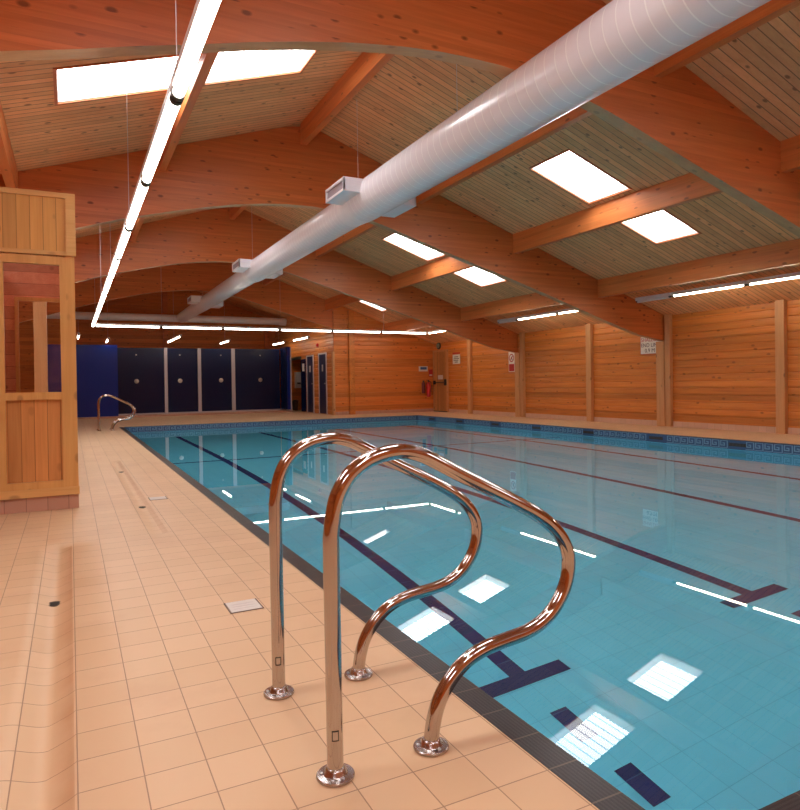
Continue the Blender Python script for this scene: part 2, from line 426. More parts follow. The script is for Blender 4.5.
# ------------------------------------------------------------------ walls
def logs(z0, z1, step=.1375, d=.015):
    """stepped, rounded log-lap profile as (depth,z) points"""
    out = []; z = z0
    while z < z1-.001:
        zt = min(z+step, z1)
        for u, w in ((0,0),(.06,.75),(.2,1.),(.8,1.),(.94,.75)):
            if z+step*u < zt: out.append((w*d, z+step*u))
        z += step
    out.append((0, z1)); return out
def log_wall(name, axis, plane, sgn, a, b, z0, ztop, mat, step=.1375, slope_at=None):
    """axis 'y': wall in the plane x=plane running along y from a to b; axis 'x': plane y=plane running along x"""
    pr = logs(z0, ztop, step); th = .12
    poly = [(plane + sgn*dp, z) for dp, z in pr] + [(plane - sgn*th, ztop), (plane - sgn*th, z0)]
    m = MB()
    if axis == 'y':  m.prism(poly, 'y', a, b)
    else:            m.prism(poly, 'x', a, b)
    return tag(m.build(name, mat), kind='structure')
log_wall('wall_right', 'y', XR, -1, YF, YE, .10, roof(XR)+.03, M['board'])
tag(box(XR-.028, XR+.1, YF, YE, -.02, .105).build('baseboard_right', M['skirt']), kind='structure')
log_wall('wall_left', 'y', XL, 1, YF, YB, 0., roof(XL), M['board'])
def gable(name, yp, x0, x1, z0, mat, sgn=-1, holes=()):
    """boarded gable wall facing -y (sgn -1) with log steps, clipped by the roof"""
    m = MB(); step = .1375; z = z0
    while z < RZ:
        for u0, u1, d0, d1 in ((0,.06,0,.75),(.06,.2,.75,1),(.2,.8,1,1),(.8,.94,1,.75),(.94,1.,.75,0)):
            za, zb = z+u0*step, z+u1*step
            def span(zz):
                l = RX-(RZ-zz)/ML; r = RX+(RZ-zz)/MR_
                return max(x0, l), min(x1, r)
            la, ra = span(za); lb, rb = span(zb)
            if la < ra and lb <= rb:
                m.face([(la, yp+sgn*d0*.015, za),(ra, yp+sgn*d0*.015, za),(rb, yp+sgn*d1*.015, zb),(lb, yp+sgn*d1*.015, zb)])
        z += step
    top = [(x0, roof(x0))] + ([(RX, RZ)] if x0 < RX < x1 else []) + [(x1, roof(x1))]
    m.prism([(x1,z0),(x0,z0)] + top, 'y', yp+.002 if sgn < 0 else yp-.12, yp+.12 if sgn < 0 else yp-.002)
    return tag(m.build(name, mat), kind='structure')
gable('wall_end', YE, 7.45, XR+.1, .0, M['board_x'])
gable('wall_far', YB, XL, 7.6, .0, M['board_x'])
gable('wall_rear', YF, XL, XR+.1, .0, M['board_x'], 1)
tag(box(7.45, XR, YE-.028, YE+.002, -.02, .10).build('baseboard_end', M['skirt_x']), kind='structure')
# side wall of the recess (with opening to the alcove)
XS = 7.45
def side_piece(nm, y0, y1, z0, z1):
    pr = logs(z0, z1); poly = [(XS - dp, z) for dp, z in pr] + [(XS+.12, z1), (XS+.12, z0)]
    m = MB(); m.prism(poly, 'y', y0, y1); return m
m = side_piece('w', YE+.01, 22.72, 0, roof(XS)); n_ = side_piece('w', 22.72, 24.45, 1.95, roof(XS)); p_ = side_piece('w', 24.45, YB, 0, roof(XS))
for q in (n_, p_):
    k = len(m.v); m.v += q.v; m.f += [[i+k for i in f] for f in q.f]; m.sm += q.sm
tag(m.build('wall_recess', M['board']), kind='structure')
al = MB(); al.box(XS+.12, 9.2, 24.5, 24.6, 0, 2.2); al.box(9.2, 9.3, 22.5, 24.6, 0, 2.2); al.box(XS+.12, 9.2, 22.5, 22.6, 0, 2.2); al.box(XS+.12, 9.3, 22.5, 24.6, 2.2, 2.3)
tag(al.build('wall_alcove', M['board_x']), kind='structure')
tag(box(XS-.02, XS+.13, 22.7, 24.46, 1.90, 1.99).build('trim_5', M['black']), kind='structure')

# ------------------------------------------------------------------ ceiling with rooflight openings
SKIP = {4}
SKX = [(-2.35,-1.2,'l'), (-.07,1.07,'l'), (1.41,2.55,'l'), (6.0,7.1,'r'), (7.72,8.51,'r')]
SKY = [(-3.05,-2.23), (1.88,2.70), (6.82,7.64), (11.72,12.68), (17.72, 18.08)]
xs = sorted({XL-.1, RX, XR+.15} | {v for s in SKX for v in s[:2]}); ys = sorted({YF-.1, YB+.1} | {v for s in SKY for v in s})
m = MB()
for i in range(len(xs)-1):
    for j in range(len(ys)-1):
        a, b, c_, d_ = xs[i], xs[i+1], ys[j], ys[j+1]
        if any(abs(s[0]-a) < 1e-6 and abs(s[1]-b) < 1e-6 and (c_ < 16 or s[0] == 7.72) for s in SKX) and any(abs(s[0]-c_) < 1e-6 and abs(s[1]-d_) < 1e-6 for s in SKY): continue
        th = .14
        n = len(m.v)
        for (x, y) in ((a,c_),(b,c_),(b,d_),(a,d_)): m.v.append((x, y, roof(x)))
        for (x, y) in ((a,c_),(b,c_),(b,d_),(a,d_)): m.v.append((x, y, roof(x)+th))
        for q in ((3,2,1,0),(4,5,6,7),(0,1,5,4),(1,2,6,5),(2,3,7,6),(3,0,4,7)): m.f.append([n+k for k in q]); m.sm.append(False)
tag(m.build('ceiling', M['ceil']), kind='structure')
def slab(x0, x1, y0, y1, h0, h1):
    m = MB(); n = len(m.v)
    for h in (h0, h1):
        for (x, y) in ((x0,y0),(x1,y0),(x1,y1),(x0,y1)): m.v.append((x, y, roof(x)+h))
    for q in ((3,2,1,0),(4,5,6,7),(0,1,5,4),(1,2,6,5),(2,3,7,6),(3,0,4,7)): m.f.append([k for k in q]); m.sm.append(False)
    return m
def merge(*ms):
    r = MB()
    for q in ms:
        k = len(r.v); r.v += q.v; r.f += [[i+k for i in f] for f in q.f]; r.sm += q.sm
    return r
wi = 0
for bi, (y0, y1) in enumerate(SKY):
    for (x0, x1, side) in SKX:
        if bi == 4 and x0 != 7.72: continue
        wi += 1
        xm, ym = (x0+x1)/2, (y0+y1)/2
        w = empty('window_%d' % wi, (xm, ym, roof(xm)), kind='structure')
        e = .022
        merge(slab(x0-e, x0+.004, y0-e, y1+e, -.012, .012), slab(x1-.004, x1+e, y0-e, y1+e, -.012, .012),
              slab(x0, x1, y0-e, y0+.004, -.012, .012), slab(x0, x1, y1-.004, y1+e, -.012, .012)).build('window_frame', M['glulam'], w)
        merge(slab(x0+.002, x0+.012, y0+.002, y1-.002, .006, .16), slab(x1-.012, x1-.002, y0+.002, y1-.002, .006, .16),
              slab(x0+.012, x1-.012, y0+.002, y0+.012, .006, .16), slab(x0+.012, x1-.012, y1-.012, y1-.002, .006, .16)).build('reveal', M['white_reveal'], w)
        slab(x0+.012, x1-.012, y0+.012, y1-.012, .125, .131).build('pane', M['pane'], w)

# ------------------------------------------------------------------ roof beams, purlins, posts
BOT = [(-4.3,1.72),(-2.6,2.20),(-1.2,2.66),(-.4,2.93),(.1,3.09),(.6,3.25),(1.,3.36),(1.4,3.46),(1.8,3.55),(2.2,3.63),(2.6,3.685),(3.,3.72),(3.4,3.73),(3.8,3.71),(4.2,3.65),(4.6,3.555),(5.,3.44),(5.4,3.32),(5.8,3.205),(6.5,3.005),(7.1,2.84),(8.2,2.51),(9.3,2.17),(10.3,1.88),(11.03,1.765)]
BOT1 = [(-4.3,1.80),(-2.6,2.38),(-1.2,2.80),(-.35,3.04),(.06,3.14),(.45,3.245),(.84,3.34),(1.2,3.435),(1.57,3.52),(2.0,3.605),(2.4,3.665),(2.77,3.70),(3.1,3.71),(3.4,3.71),(3.8,3.68),(4.2,3.62),(4.6,3.53)] + [(a, b-.02) for a, b in BOT if a > 4.8]
def beam(y, label, x1=11.03, name='roof_beam', B=None):
    BOT = B or globals()['BOT']
    bot = [p for p in BOT if p[0] <= x1]
    if bot[-1][0] < x1:
        i = len(bot); a, b = BOT[i-1], BOT[i]; u = (x1-a[0])/(b[0]-a[0]); bot.append((x1, a[1]+u*(b[1]-a[1])))
    bot = [(XL+.02, bot[0][1])] + bot[1:]
    top = [(x, roof(x)-.004) for x, z in bot]
    o = MB().strip(top, bot, y, y+.14).build(name, M['glulam'], at=(3.3, y+.07, 3.7))
    o.data.materials.append(M['beam_sole_lit'])
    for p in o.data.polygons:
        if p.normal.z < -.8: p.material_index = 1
    return tag(o, label, 'beam', 'curved laminated roof beams')
beam(-.1, 'huge curved laminated timber beam straight above and beside the viewer')
beam(4.69, 'huge curved red-brown laminated beam across the very top of the picture, nearest one', B=BOT1)
beam(9.7, 'curved laminated beam landing on the post beside the shallow end sign')
beam(14.72, 'curved laminated beam landing on the post with the no-diving sign')
beam(19.5, 'farthest curved laminated beam, above the end of the long duct', 7.9)
# purlins between beams
PUR = [-.65, 1.16, 3.22, 5.22, 7.19, 9.2]
PN = {-.65:'left of the hanging lights', 1.16:'between the left rooflights', 3.22:'at the ridge', 5.22:'just right of the duct', 7.19:'between the right rooflights', 9.2:'lowest on the right'}
BAY = [(.04,4.69,'bay over the viewer'), (4.83,9.7,'between first and second curved beams'), (9.84,14.72,'between second and third curved beams'), (14.86,19.5 ,'last bay before the end wall')]
for (y0, y1, bn) in BAY:
    for x in PUR:
        yy1 = y1 if not (x > 7.9 and y1 > 19) else YE-.015
        w = .1 if x != 1.16 else .085; a, b = x, x+w
        poly = [(a, roof(a)-.003), (b, roof(b)-.003), (b, roof(x+w/2)-.33), (a, roof(x+w/2)-.33)]
        if a < RX < b: poly.insert(1, (RX, RZ-.003))
        o = MB().prism(poly[::-1], 'y', y0+.002, yy1-.002).build('purlin', M['glulam_y'], at=(x+w/2, (y0+yy1)/2, roof(x)-.33))
        tag(o, 'orange purlin %s, %s' % (PN[x], bn), 'purlin', 'purlins under the boarded roof')
# wall posts on the right wall
PL = {2.35:None, 4.40:None, 7.11:'pale timber wall post nearest the right edge of the picture', 9.52:'pale timber wall post carrying a beam beside the shallow end sign',
      11.8:'pale timber wall post standing between the two signed posts', 14.40:'pale timber wall post carrying a beam beside the no-diving sign', 17.02:'pale timber wall post to the right of the exit door'}
for y, lab in PL.items():
    m = MB()
    if y in (4.40, 9.52, 14.40) :
        m.box(10.95, XR-.012, y, y+.13, 0, roof(10.95)-.01); m.box(10.925, XR-.012, y+.133, y+.33, 0, 1.755)
        m.box(10.935, 10.952, y+.05, y+.08, 1.9, 2.1)
    else:
        m.box(10.945, XR-.012, y, y+.16, 0, roof(10.945)-.01)
    if lab is None: lab = 'pale timber wall post to the right of the frame' if y > 4 else 'pale timber wall post far to the right of the viewer'
    tag(m.build('wall_post', M['post'], at=(10.97, y+.1, 0)), lab, 'post', 'timber posts on the right wall')
tag(box(7.92, 8.1, YE-.12, YE-.014, 0, roof(8.1)-.01).build('wall_post', M['board'], at=(8.0, YE-.06, 0)), 'slim orange full-height timber post on the boarded end wall', 'post')
tag(box(7.40, 7.46, YE-.03, YE+.12, 0, 2.0).build('trim_6', M['post']), kind='structure')
for x, lab in ((3.14,'post on the far wall above the first pale pilaster of the cubicles'), (6.98,'post on the far wall above the right end of the cubicles')):
    tag(box(x, x+.17, YB-.1, YB-.014, 0, roof(x)-.07 if x > RX else roof(x)-.01).build('wall_post', M['glulam'], at=(x, YB-.06, 0)), 'orange timber '+lab, 'post')

# ------------------------------------------------------------------ round duct
DX, DZ, DR = 3.6, 3.425, .262
du = empty('air_duct', (DX, 0, DZ), 'fat glossy white spiral-wound ventilation duct hanging along the roof', 'duct')
def duct_seg(y0, y1, r0, r1, seg=48):
    m = MB(); N = max(2, int((y1-y0)/.4))
    path = [(DX, y0+(y1-y0)*i/N, DZ) for i in range(N+1)]
    return m.tube(path, r0, seg, True, [r0+(r1-r0)*i/N for i in range(N+1)])
duct_seg(-3.5, 8.15, DR, DR).build('duct_section', M['duct'], du)
duct_seg(8.15, 8.6, DR, .235).build('reducer', M['duct_plain'], du)
duct_seg(8.6, 14.0, .235, .235).build('duct_section', M['duct'], du)
duct_seg(14.0, 14.4, .235, .205).build('reducer', M['duct_plain'], du)
duct_seg(14.4, 20.2, .205, .205).build('duct_section', M['duct'], du)
duct_seg(20.2, 24.26, .205, .18).build('duct_section', M['duct'], du)
for y in (8.15, 14.0, 20.0):
    for s in (-1, 1):
        xi, xo = DX+s*(.15 if y < 9 else .12), DX+s*((.49 if s < 0 else .54) if y < 9 else .46); dzb = .06 if s < 0 else -.03
        bx = MB()
        h = .088; yl, yh = y-.46, y+.20
        # hollow grille box, open at the outer end
        x0, x1 = min(xi,xo), max(xi,xo)
        bx.box(x0,x1,yl,yh,DZ+dzb+.01+h-.012,DZ+dzb+.01+h); bx.box(x0,x1,yl,yh,DZ+dzb+.01-h,DZ+dzb+.01-h+.012)
        bx.box(x0,x1,yl,yl+.012,DZ+dzb+.01-h+.012,DZ+dzb+.01+h-.012); bx.box(x0,x1,yh-.012,yh,DZ+dzb+.01-h+.012,DZ+dzb+.01+h-.012)
        b = bx.build('diffuser_box', M['duct_plain'], du)
        # bezel and dark louvres
        lx = xo - s*.02
        lv = MB(); lv.box(min(lx,lx-s*.01),max(lx,lx-s*.01),yl+.02,yh-.02,DZ+dzb+.01-h+.03,DZ+dzb+.01+h-.03)
        lv.build('grille', plain('grille', (.33,.27,.30), .5) if 'grille' not in bpy.data.materials else bpy.data.materials['grille'], b)
        bz = MB(); 
        for (ya, yb, za, zb) in ((yl,yh,DZ+dzb+.01+h-.034,DZ+dzb+.01+h-.01),(yl,yh,DZ+dzb+.01-h+.01,DZ+dzb+.01-h+.034),(yl,yl+.03,DZ+dzb+.01-h+.02,DZ+dzb+.01+h-.02),(yh-.03,yh,DZ+dzb+.01-h+.02,DZ+dzb+.01+h-.02)):
            bz.box(min(xo,xo-s*.016), max(xo,xo-s*.016), ya, yb, za, zb)
        bz.build('bezel', M['duct_plain'], b)
DT = 3.40
d2 = empty('cross_duct', (3.5, 24.5, DT), 'slimmer white duct running crosswise above the blue cubicles', 'duct')
MB().tube([(-.85,24.5,DT),(7.2,24.5,DT)], .13, 24).build('duct_section', M['duct_plain'], d2)
MB().tube([(7.2,24.5,DT),(7.42,24.5,DT-.02)], .145, 24).build('collar', M['duct_plain'], d2)
MB().tube([(3.6,24.265,DZ),(3.6,24.42,DZ)], .18, 24).build('collar', M['duct_plain'], d2)

# hanging wires
wn_ = [0]
def wire(x, y, z0, what):
    o = MB().tube([(x,y,z0),(x,y,roof(x)-.0)], .0026, 6).build('suspension_wire', M['casing'], at=(x,y,z0))
    return tag(o, what, 'wire', 'thin suspension wires')
for y, what in ((2.2,'overhead part of the fat duct, out of frame'),(5.77,'fat duct beyond the nearest beam, in the top middle'),(8.37,'fat duct just left of its first grille boxes'),(14.25,'duct at its second pair of grille boxes'),(20.3,'duct at its third, farthest grille boxes')):
    r = DR if y < 8.2 else (.235 if y < 14 else .205)
    wire(DX, y, DZ+r-.01, 'thin wire holding the '+what)

# ------------------------------------------------------------------ strip lights
def strip_light(loc, axis, length, label, group, lit=True, em='tube', tr=.030, bh=.045, bw=.034):
    r = empty('strip_light', loc, label, 'light', group)
    x, y, z = loc; L = length/2
    def B(a0,a1,b0,b1,z0,z1):
        return box(x+b0, x+b1, y+a0, y+a1, z+z0, z+z1) if axis == 'y' else box(x+a0, x+a1, y+b0, y+b1, z+z0, z+z1)
    def T(a0, a1, zz, rr):
        return MB().tube([(x,y+a0,z+zz),(x,y+a1,z+zz)] if axis == 'y' else [(x+a0,y,z+zz),(x+a1,y,z+zz)], rr, 18)
    B(-L+.01, L-.01, -bw, bw, .0, bh).build('batten', M['casing'], r)
    if lit: T(-L+.042, L-.042, -tr+.002, tr).build('glowing_tube', M[em], r)
    else: T(-L+.03, L-.03, -.02, .022).build('dark_tube', M['casing'], r)
    T(-L+.002, -L+.045, -tr+.002, tr+.006).build('end_cap', M['black'], r)
    T(L-.045, L-.002, -tr+.002, tr+.006).build('end_cap', M['black'], r)
    return r
ORD = ['first','second','third','fourth','fifth','sixth','seventh','eighth','ninth','tenth','eleventh','twelfth','thirteenth']
XLS = .535
protoL = None
ye = [2.05+1.6*i for i in range(-2, 11)]     # joints
n = 0
for i, y in enumerate(ye[:-1]):
    ym = y+.8
    far = len(ye)-2-i
    lab = 'glowing tube in the long left hanging row, %s from its far corner' % (ORD[far] if far else 'the very last one, touching it, first')
    lab = lab.replace('the very last one, touching it, first', 'first')
    if protoL is None: protoL = strip_light((XLS, ym, 2.545), 'y', 1.59, lab, 'tube lights of the left hanging row'); 
    else:
        o = copy_tree(protoL, (XLS, ym, 2.545)); o['label'] = lab
for y, w in ((3.65,'nearest, crossing the left rooflights'),(6.83,'second'),(10.0,'third'),(13.2,'fourth'),(16.4,'farthest')):
    wire(XLS, y, 2.59, 'thin wire above the long left light row, %s one' % w)
wire(1.1, 9.4*0+22.9, 2.54, 'thin wire holding the small light left above the glossy blue panel')
protoF = None
for i in range(6):
    xm = 1.345+1.57*i
    lab = 'glowing tube in the row hung across the far end, %s from the left' % ORD[i]
    zz = 2.535
    if protoF is None: protoF = strip_light((xm, 17.98, zz), 'x', 1.575, lab, 'tube lights across the far pool end', tr=.022)
    else:
        o = copy_tree(protoF, (xm, 17.98, zz)); o['label'] = lab
for k, x in enumerate((2.15, 5.3, 8.5)):
    wire(x, 17.98, 2.58, 'thin wire above the crosswise far light row, %s from the left' % ORD[k])
# eaves lights on the right, fixed below the boarded ceiling
XE, ZE = 9.97, 2.515
bays = [('bay at the right picture edge', [(8.62+.42, .82, False), (7.85, 1.5, True), (6.33, 1.5, True), (5.6-.12, .2, True)]),
        ('between the two signed posts', [(13.72, .78, False), (12.55, 1.5, True), (11.03, 1.5, True)]),
        ('beyond the no-diving sign', [(17.1, 1.5, True), (15.5, 1.5, True)]),
        ('in the bay beside the viewer', [(4.1, .8, False), (2.9, 1.5, True), (1.38, 1.5, True)])]
for bn, L in bays:
    for k, (y, ln, lit) in enumerate(L):
        if ln < .3: continue
        dz = 0.0
        strip_light((XE, y, ZE+dz), 'y', ln, ('glowing tube' if lit else 'short unlit casing') + ' under the right eaves, %s, %s' % (('farthest','next','nearest','last')[k], bn), 'tube lights under the right eaves', lit, 'tube_e', tr=.014, bh=.06, bw=.045)
# small lights above the cubicles
for (x, y, ln, w) in ((.24,21.5,1.5,'half hidden by the wooden kiosk'), (1.1,23.2,1.5,'hung over the glossy blue panel'), (3.0,22.1,2.9,'over the first pale pilaster, longest one'), (4.82,23.1,1.5,'over the second cubicle door'), (6.83,23.45,1.5,'over the fourth cubicle door'), (6.84,20.9,1.6,'in front of the recess side wall doors')):
    o = strip_light((x, y, 2.50), 'y', ln, 'small glowing ceiling tube light %s' % w, 'tube lights over the changing cubicles', em='tube_c', tr=.02)
    if x != 1.1: wire(x, y, 2.545, 'thin wire holding the small tube light %s' % w)

# ------------------------------------------------------------------ stainless grab rails
CURVE = [(.572,.0),(.571,.30),(.570,.55),(.572,.61),(.583,.672),(.600,.712),(.628,.747),(.672,.775),(.72,.789),(.775,.792),(.83,.778),(.885,.751),(.95,.716),(1.05,.666),(1.13,.625),(1.20,.587),(1.255,.548),(1.295,.505),(1.318,.460),(1.322,.415),(1.31,.365),(1.285,.322),(1.25,.286),(1.205,.260),(1.15,.245),(1.09,.238),(1.03,.230),(.975,.214),(.93,.187),(.893,.150),(.868,.110),(.853,.065),(.845,.02),(.844,0)]
def smooth(pts, n=4):
    out = []
    for i in range(len(pts)-1):
        p0 = pts[max(i-1,0)]; p1 = pts[i]; p2 = pts[i+1]; p3 = pts[min(i+2,len(pts)-1)]
        for k in range(n):
            u = k/n
            out.append(tuple(.5*((2*p1[a]) + (-p0[a]+p2[a])*u + (2*p0[a]-5*p1[a]+4*p2[a]-p3[a])*u*u + (-p0[a]+3*p1[a]-3*p2[a]+p3[a])*u**3) for a in range(2)))
    out.append(pts[-1]); return out
def rail(y, label, stickers=True):
    r = empty('grab_rail', (.7, y, 0), label, 'handrail', 'stainless steel pool grab rails')
    pts = smooth(CURVE, 5)
    MB().tube([(x, y, z+.004) for x, z in pts], .0205, 32).build('bent_tube', M['steel'], r)
    for x in (.572, .844):
        fl = MB().lathe((x, y, 0), [(.047,.001),(.048,.003),(.0475,.007),(.0455,.009),(.031,.0105),(.0285,.013),(.0265,.021),(.0225,.026),(.0212,.027)], 40).build('base_flange', M['steel_satin'], r)
        sb = MB()
        for k in range(3):
            a = .7+k*2.094; sb.lathe((x+.035*math.cos(a), y+.035*math.sin(a), .010), [(.0045,0),(.0045,.003),(.002,.0042)], 10)
        sb.build('screws', M['steel_dull'], fl)
    if stickers:
        # maker's plate wrapped on the front of the straight post
        def plate(h, r_, w, z0):
            m = MB(); N = 8
            pr = [(-PI/2-.30 + (i/N-.5)*w/r_) for i in range(N+1)]
            for i in range(N):
                a, b = pr[i], pr[i+1]
                P = lambda a, z: (.572+r_*math.cos(a), y+r_*math.sin(a), z)
                m.face([P(a,z0),P(b,z0),P(b,z0+h),P(a,z0+h)])
            return m
        p = plate(.026, .0209, .018, .098).build('plate', M['black'], r)
        plate(.020, .0212, .013, .101).build('plate_face', M['steel_dull'], p)
    return r
rail(1.53, 'nearest stainless steel grab rail, the larger loop in the foreground')
rail(2.025, 'stainless steel grab rail just behind the nearest one, parallel to it')
rail(16.25, 'small distant stainless grab rail before the blue cubicles, front one of the pair', False)
rail(16.7, 'small distant stainless grab rail before the blue cubicles, rear one of the pair', False)

# ------------------------------------------------------------------ deck details
def drain(x, y, label):
    z = deck_z(x, y)
    r = empty('floor_drain', (x, y, z), label, 'drain', 'round drains in the deck channels')
    MB().lathe((x, y, z), [(.036,-.004),(.037,.003),(.033,.005),(.030,.002)], 24).build('rim', M['drain'], r)
    g = MB()
    for k in range(5): g.box(x-.026, x+.026, y-.022+k*.010, y-.018+k*.010, z+.001, z+.0045)
    g.build('grate', M['black'], r)
drain(-.085, 3.45, 'dark round drain in the dished channel at the left, nearest one')
drain(.505, 5.77, 'dark round drain in the middle deck channel, beside the wooden kiosk')
drain(.51, 8.3, 'dark round drain in the far part of the deck channel')
M['lid'] = plain('lid', (.70,.64,.60), .45)
for (x, y, lab) in ((.668, 2.905, 'white rectangular cover plate in the deck left of the grab rails'), (.668, 6.08, 'white rectangular cover plate in the deck farther up the pool side')):
    r = empty('cover_plate', (x, y, 0), lab, 'cover plate')
    box(x-.066, x+.066, y-.068, y+.068, -.004, .0035).build('plate', M['lid'], r)
    f = MB(); w = .069
    f.box(x-w-.004,x+w+.004,y-w-.004,y-w,-.003,.002); f.box(x-w-.004,x+w+.004,y+w,y+w+.004,-.003,.002); f.box(x-w-.004,x-w,y-w,y+w,-.003,.002); f.box(x+w,x+w+.004,y-w,y+w,-.003,.002)
    f.build('rim', M['drain'], r)
    l = MB()
    for k in range(3): l.box(x-.05, x+.05, y-.035+k*.03, y-.033+k*.03, .0034, .0042)
    l.build('ribs', M['casing'], r)

# ------------------------------------------------------------------ wooden kiosk on the left
HX1, HY0, HY1, HX0, HZ = .048, 5.95, 7.7, -2.3, 2.54
hut = empty('wooden_kiosk', (-.8, 6.8, 0), 'small honey-coloured pine kiosk with a window, standing on the deck at left', 'kiosk')
box(HX0+.02, HX1-.0, HY0+.01, HY1, 0, .115).build('tiled_plinth', M['skirt_x'], hut)
box(HX0, HX1+.006, HY0-.012, HY1+.01, .115, .178).build('sill_board', M['hut_x'], hut)
# front frames per bay: bay 1 window between -.45 and -.06
f = MB()
f.box(-.062, -.018, HY0-.006, HY0+.05, .178, 2.03); f.box(-.50, -.452, HY0-.006, HY0+.05, .178, 2.03)
f.box(-.452, -.062, HY0-.006, HY0+.05, .885, .945); f.box(-.452, -.062, HY0-.006, HY0+.05, 1.965, 2.03); f.box(-.452, -.062, HY0-.006, HY0+.05, .178, .235)
f.box(-.96, -.90, HY0-.006, HY0+.05, .178, 2.03); f.box(-.90, -.50, HY0-.006, HY0+.05, .885, .945); f.box(-.90,-.50, HY0-.006, HY0+.05, 1.965, 2.03); f.box(-.90,-.50, HY0-.006, HY0+.05, .178, .235)
wf = f.build('window_frame', M['hut_z'], hut)
box(-.018, HX1, HY0, HY0+.06, .178, 2.04).build('corner_post', M['hut_z'], hut)
box(-.452, -.062, HY0+.022, HY0+.032, .235, .885).build('lower_panel', M['hut_v2'], hut)
box(-.90, -.50, HY0+.022, HY0+.032, .235, .885).build('lower_panel', M['hut_v2'], hut)
box(-.452, -.062, HY0+.024, HY0+.030, .945, 1.965).build('window_pane', M['glass'], wf)
box(-.90, -.50, HY0+.024, HY0+.030, .945, 1.965).build('window_pane', M['glass'], wf)
box(HX0, -.96, HY0, HY0+.05, .178, 2.04).build('front_boarding', M['hut_v'], hut)
box(HX0, HX1-.004, HY0, HY0+.05, 2.04, HZ-.03).build('fascia_boarding', M['hut_v'], hut)
g = MB(); g.box(HX0, HX1+.012, HY0-.022, HY0+.0, 2.04, 2.072); g.box(HX0, HX1+.012, HY0-.022, HY0+.0, HZ-.04, HZ); g.box(-.012, HX1+.012, HY0-.02, HY0, 2.072, HZ-.04)
g.build('fascia_trim', M['hut_x'], hut)
box(HX1-.05, HX1, HY0+.06, HY1, .178, HZ-.03).build('side_wall', M['hut_in'], hut)
box(-.66, -.62, HY0+.06, HY1-.05, .178, 2.2).build('inner_partition', M['hut_in'], hut)
box(HX0, HX0+.05, HY0+.05, HY1, .178, HZ-.03).build('side_wall', M['hut_in'], hut)
# back wall with opening
b = MB(); b.box(HX0+.05, -.47, HY1-.05, HY1, .178, HZ-.03); b.box(-.47, HX1-.05, HY1-.05, HY1, 1.87, HZ-.03); b.box(-.47, HX1-.05, HY1-.05, HY1, .178, .88)
b.build('back_wall', M['hut_in'], hut)
b = MB(); b.box(-.485, -.45, HY1-.07, HY1-.05, .86, 1.90); b.box(-.45, -.002, HY1-.07, HY1-.05, 1.86, 1.90)
b.build('back_window_frame', M['hut_z'], hut)
b = MB(); b.box(HX0, HX1, HY1-.07, HY1, HZ-.03, HZ); b.box(HX0, HX0+.06, HY0+.05, HY1-.07, HZ-.03, HZ); b.box(HX1-.06, HX1, HY0+.05, HY1-.07, HZ-.03, HZ); b.build('top_rail', M['hut_x'], hut)
# timber post behind the kiosk, under the second beam's left part
tag(box(-.41, -.26, 9.7, 9.84, 0, 2.90).build('timber_post', M['post'], at=(-.335,9.77,0)), 'pale timber post seen through the kiosk window', 'post')

# ------------------------------------------------------------------ changing cubicles
tag(box(-.72, 1.37, 22.88, 22.92, .053, 2.33).build('screen_panel', M['navy_gloss'], at=(-.9,22.9,.05)), 'broad glossy royal-blue screen panel left of the navy cubicle doors', 'screen panel')
tag(box(-.8, 7.12, 22.80, 25.2, 0, .052).build('cubicle_kerb', M['skirt_x'], at=(2, 23.4, 0)), 'long low pink tiled kerb under the blue cubicles', 'kerb')
CB = [(1.38,2.86,2.96,1.98,'first cubicle from the left, widest navy door with a round silver knob'), (2.96,3.96,4.07,3.37,'second cubicle from the left, narrow navy door between pale pilasters'),
      (4.07,5.12,5.24,4.75,'third cubicle from the left, narrow navy door between pale pilasters'), (5.24,6.86,6.90,6.15,'last cubicle on the right, wide navy door next to the return panel')]
for (x0, xd, x1, kx, lab) in CB:
    r = empty('changing_cubicle', ((x0+x1)/2, 23.5, .052), lab, 'changing cubicle', 'navy changing cubicles at the far end')
    Y = 23.5
    dp = box(x0+.005, xd-.005, Y, Y+.03, .10, 2.26).build('door_panel', M['navy'], r)
    kn = MB().tube([(kx,Y-.05,1.17),(kx,Y-.04,1.17),(kx,Y-.012,1.17),(kx,Y,1.17)], .05, 20, True, [.035,.055,.055,.075]).build('knob', M['steel_dull'], dp)
    MB().tube([(kx,Y-.03,2.05),(kx,Y,2.05)], .022, 12).build('coat_hook', M['steel_dull'], dp)
    if x1-xd > .06: tag(box(xd, x1, Y-.03, Y+.04, .052, 2.29).build('pilaster', M['pilaster'], r), 'pale lilac-grey pilaster')
    box(x0, x1, Y-.005, Y+.04, .055, .10).build('bottom_rail', M['pilaster'], r)
    box(x0, x1, Y+.0, Y+.04, 2.26, 2.285).build('top_rail', M['navy'], r)
    box(xd-.02, xd+.02, Y+.04, 25.1, .06, 2.26).build('side_partition', M['navy'], r)
r = empty('return_panel', (7.0, 23.1, .052), 'narrow blue return panel closing the right end of the cubicles', 'panel')
box(6.9, 6.95, 22.85, 23.5, .09, 2.33).build('panel', M['navy'], r)
box(6.95, 7.06, 22.83, 22.86, .09, 2.33).build('front_strip', M['navy_gloss'], r)
box(7.06, 7.10, 22.82, 22.87, .055, 2.33).build('edge_post', M['pilaster'], r)
box(6.9, 7.1, 22.83, 22.86, .055, .10).build('foot', M['steel_dull'], r)

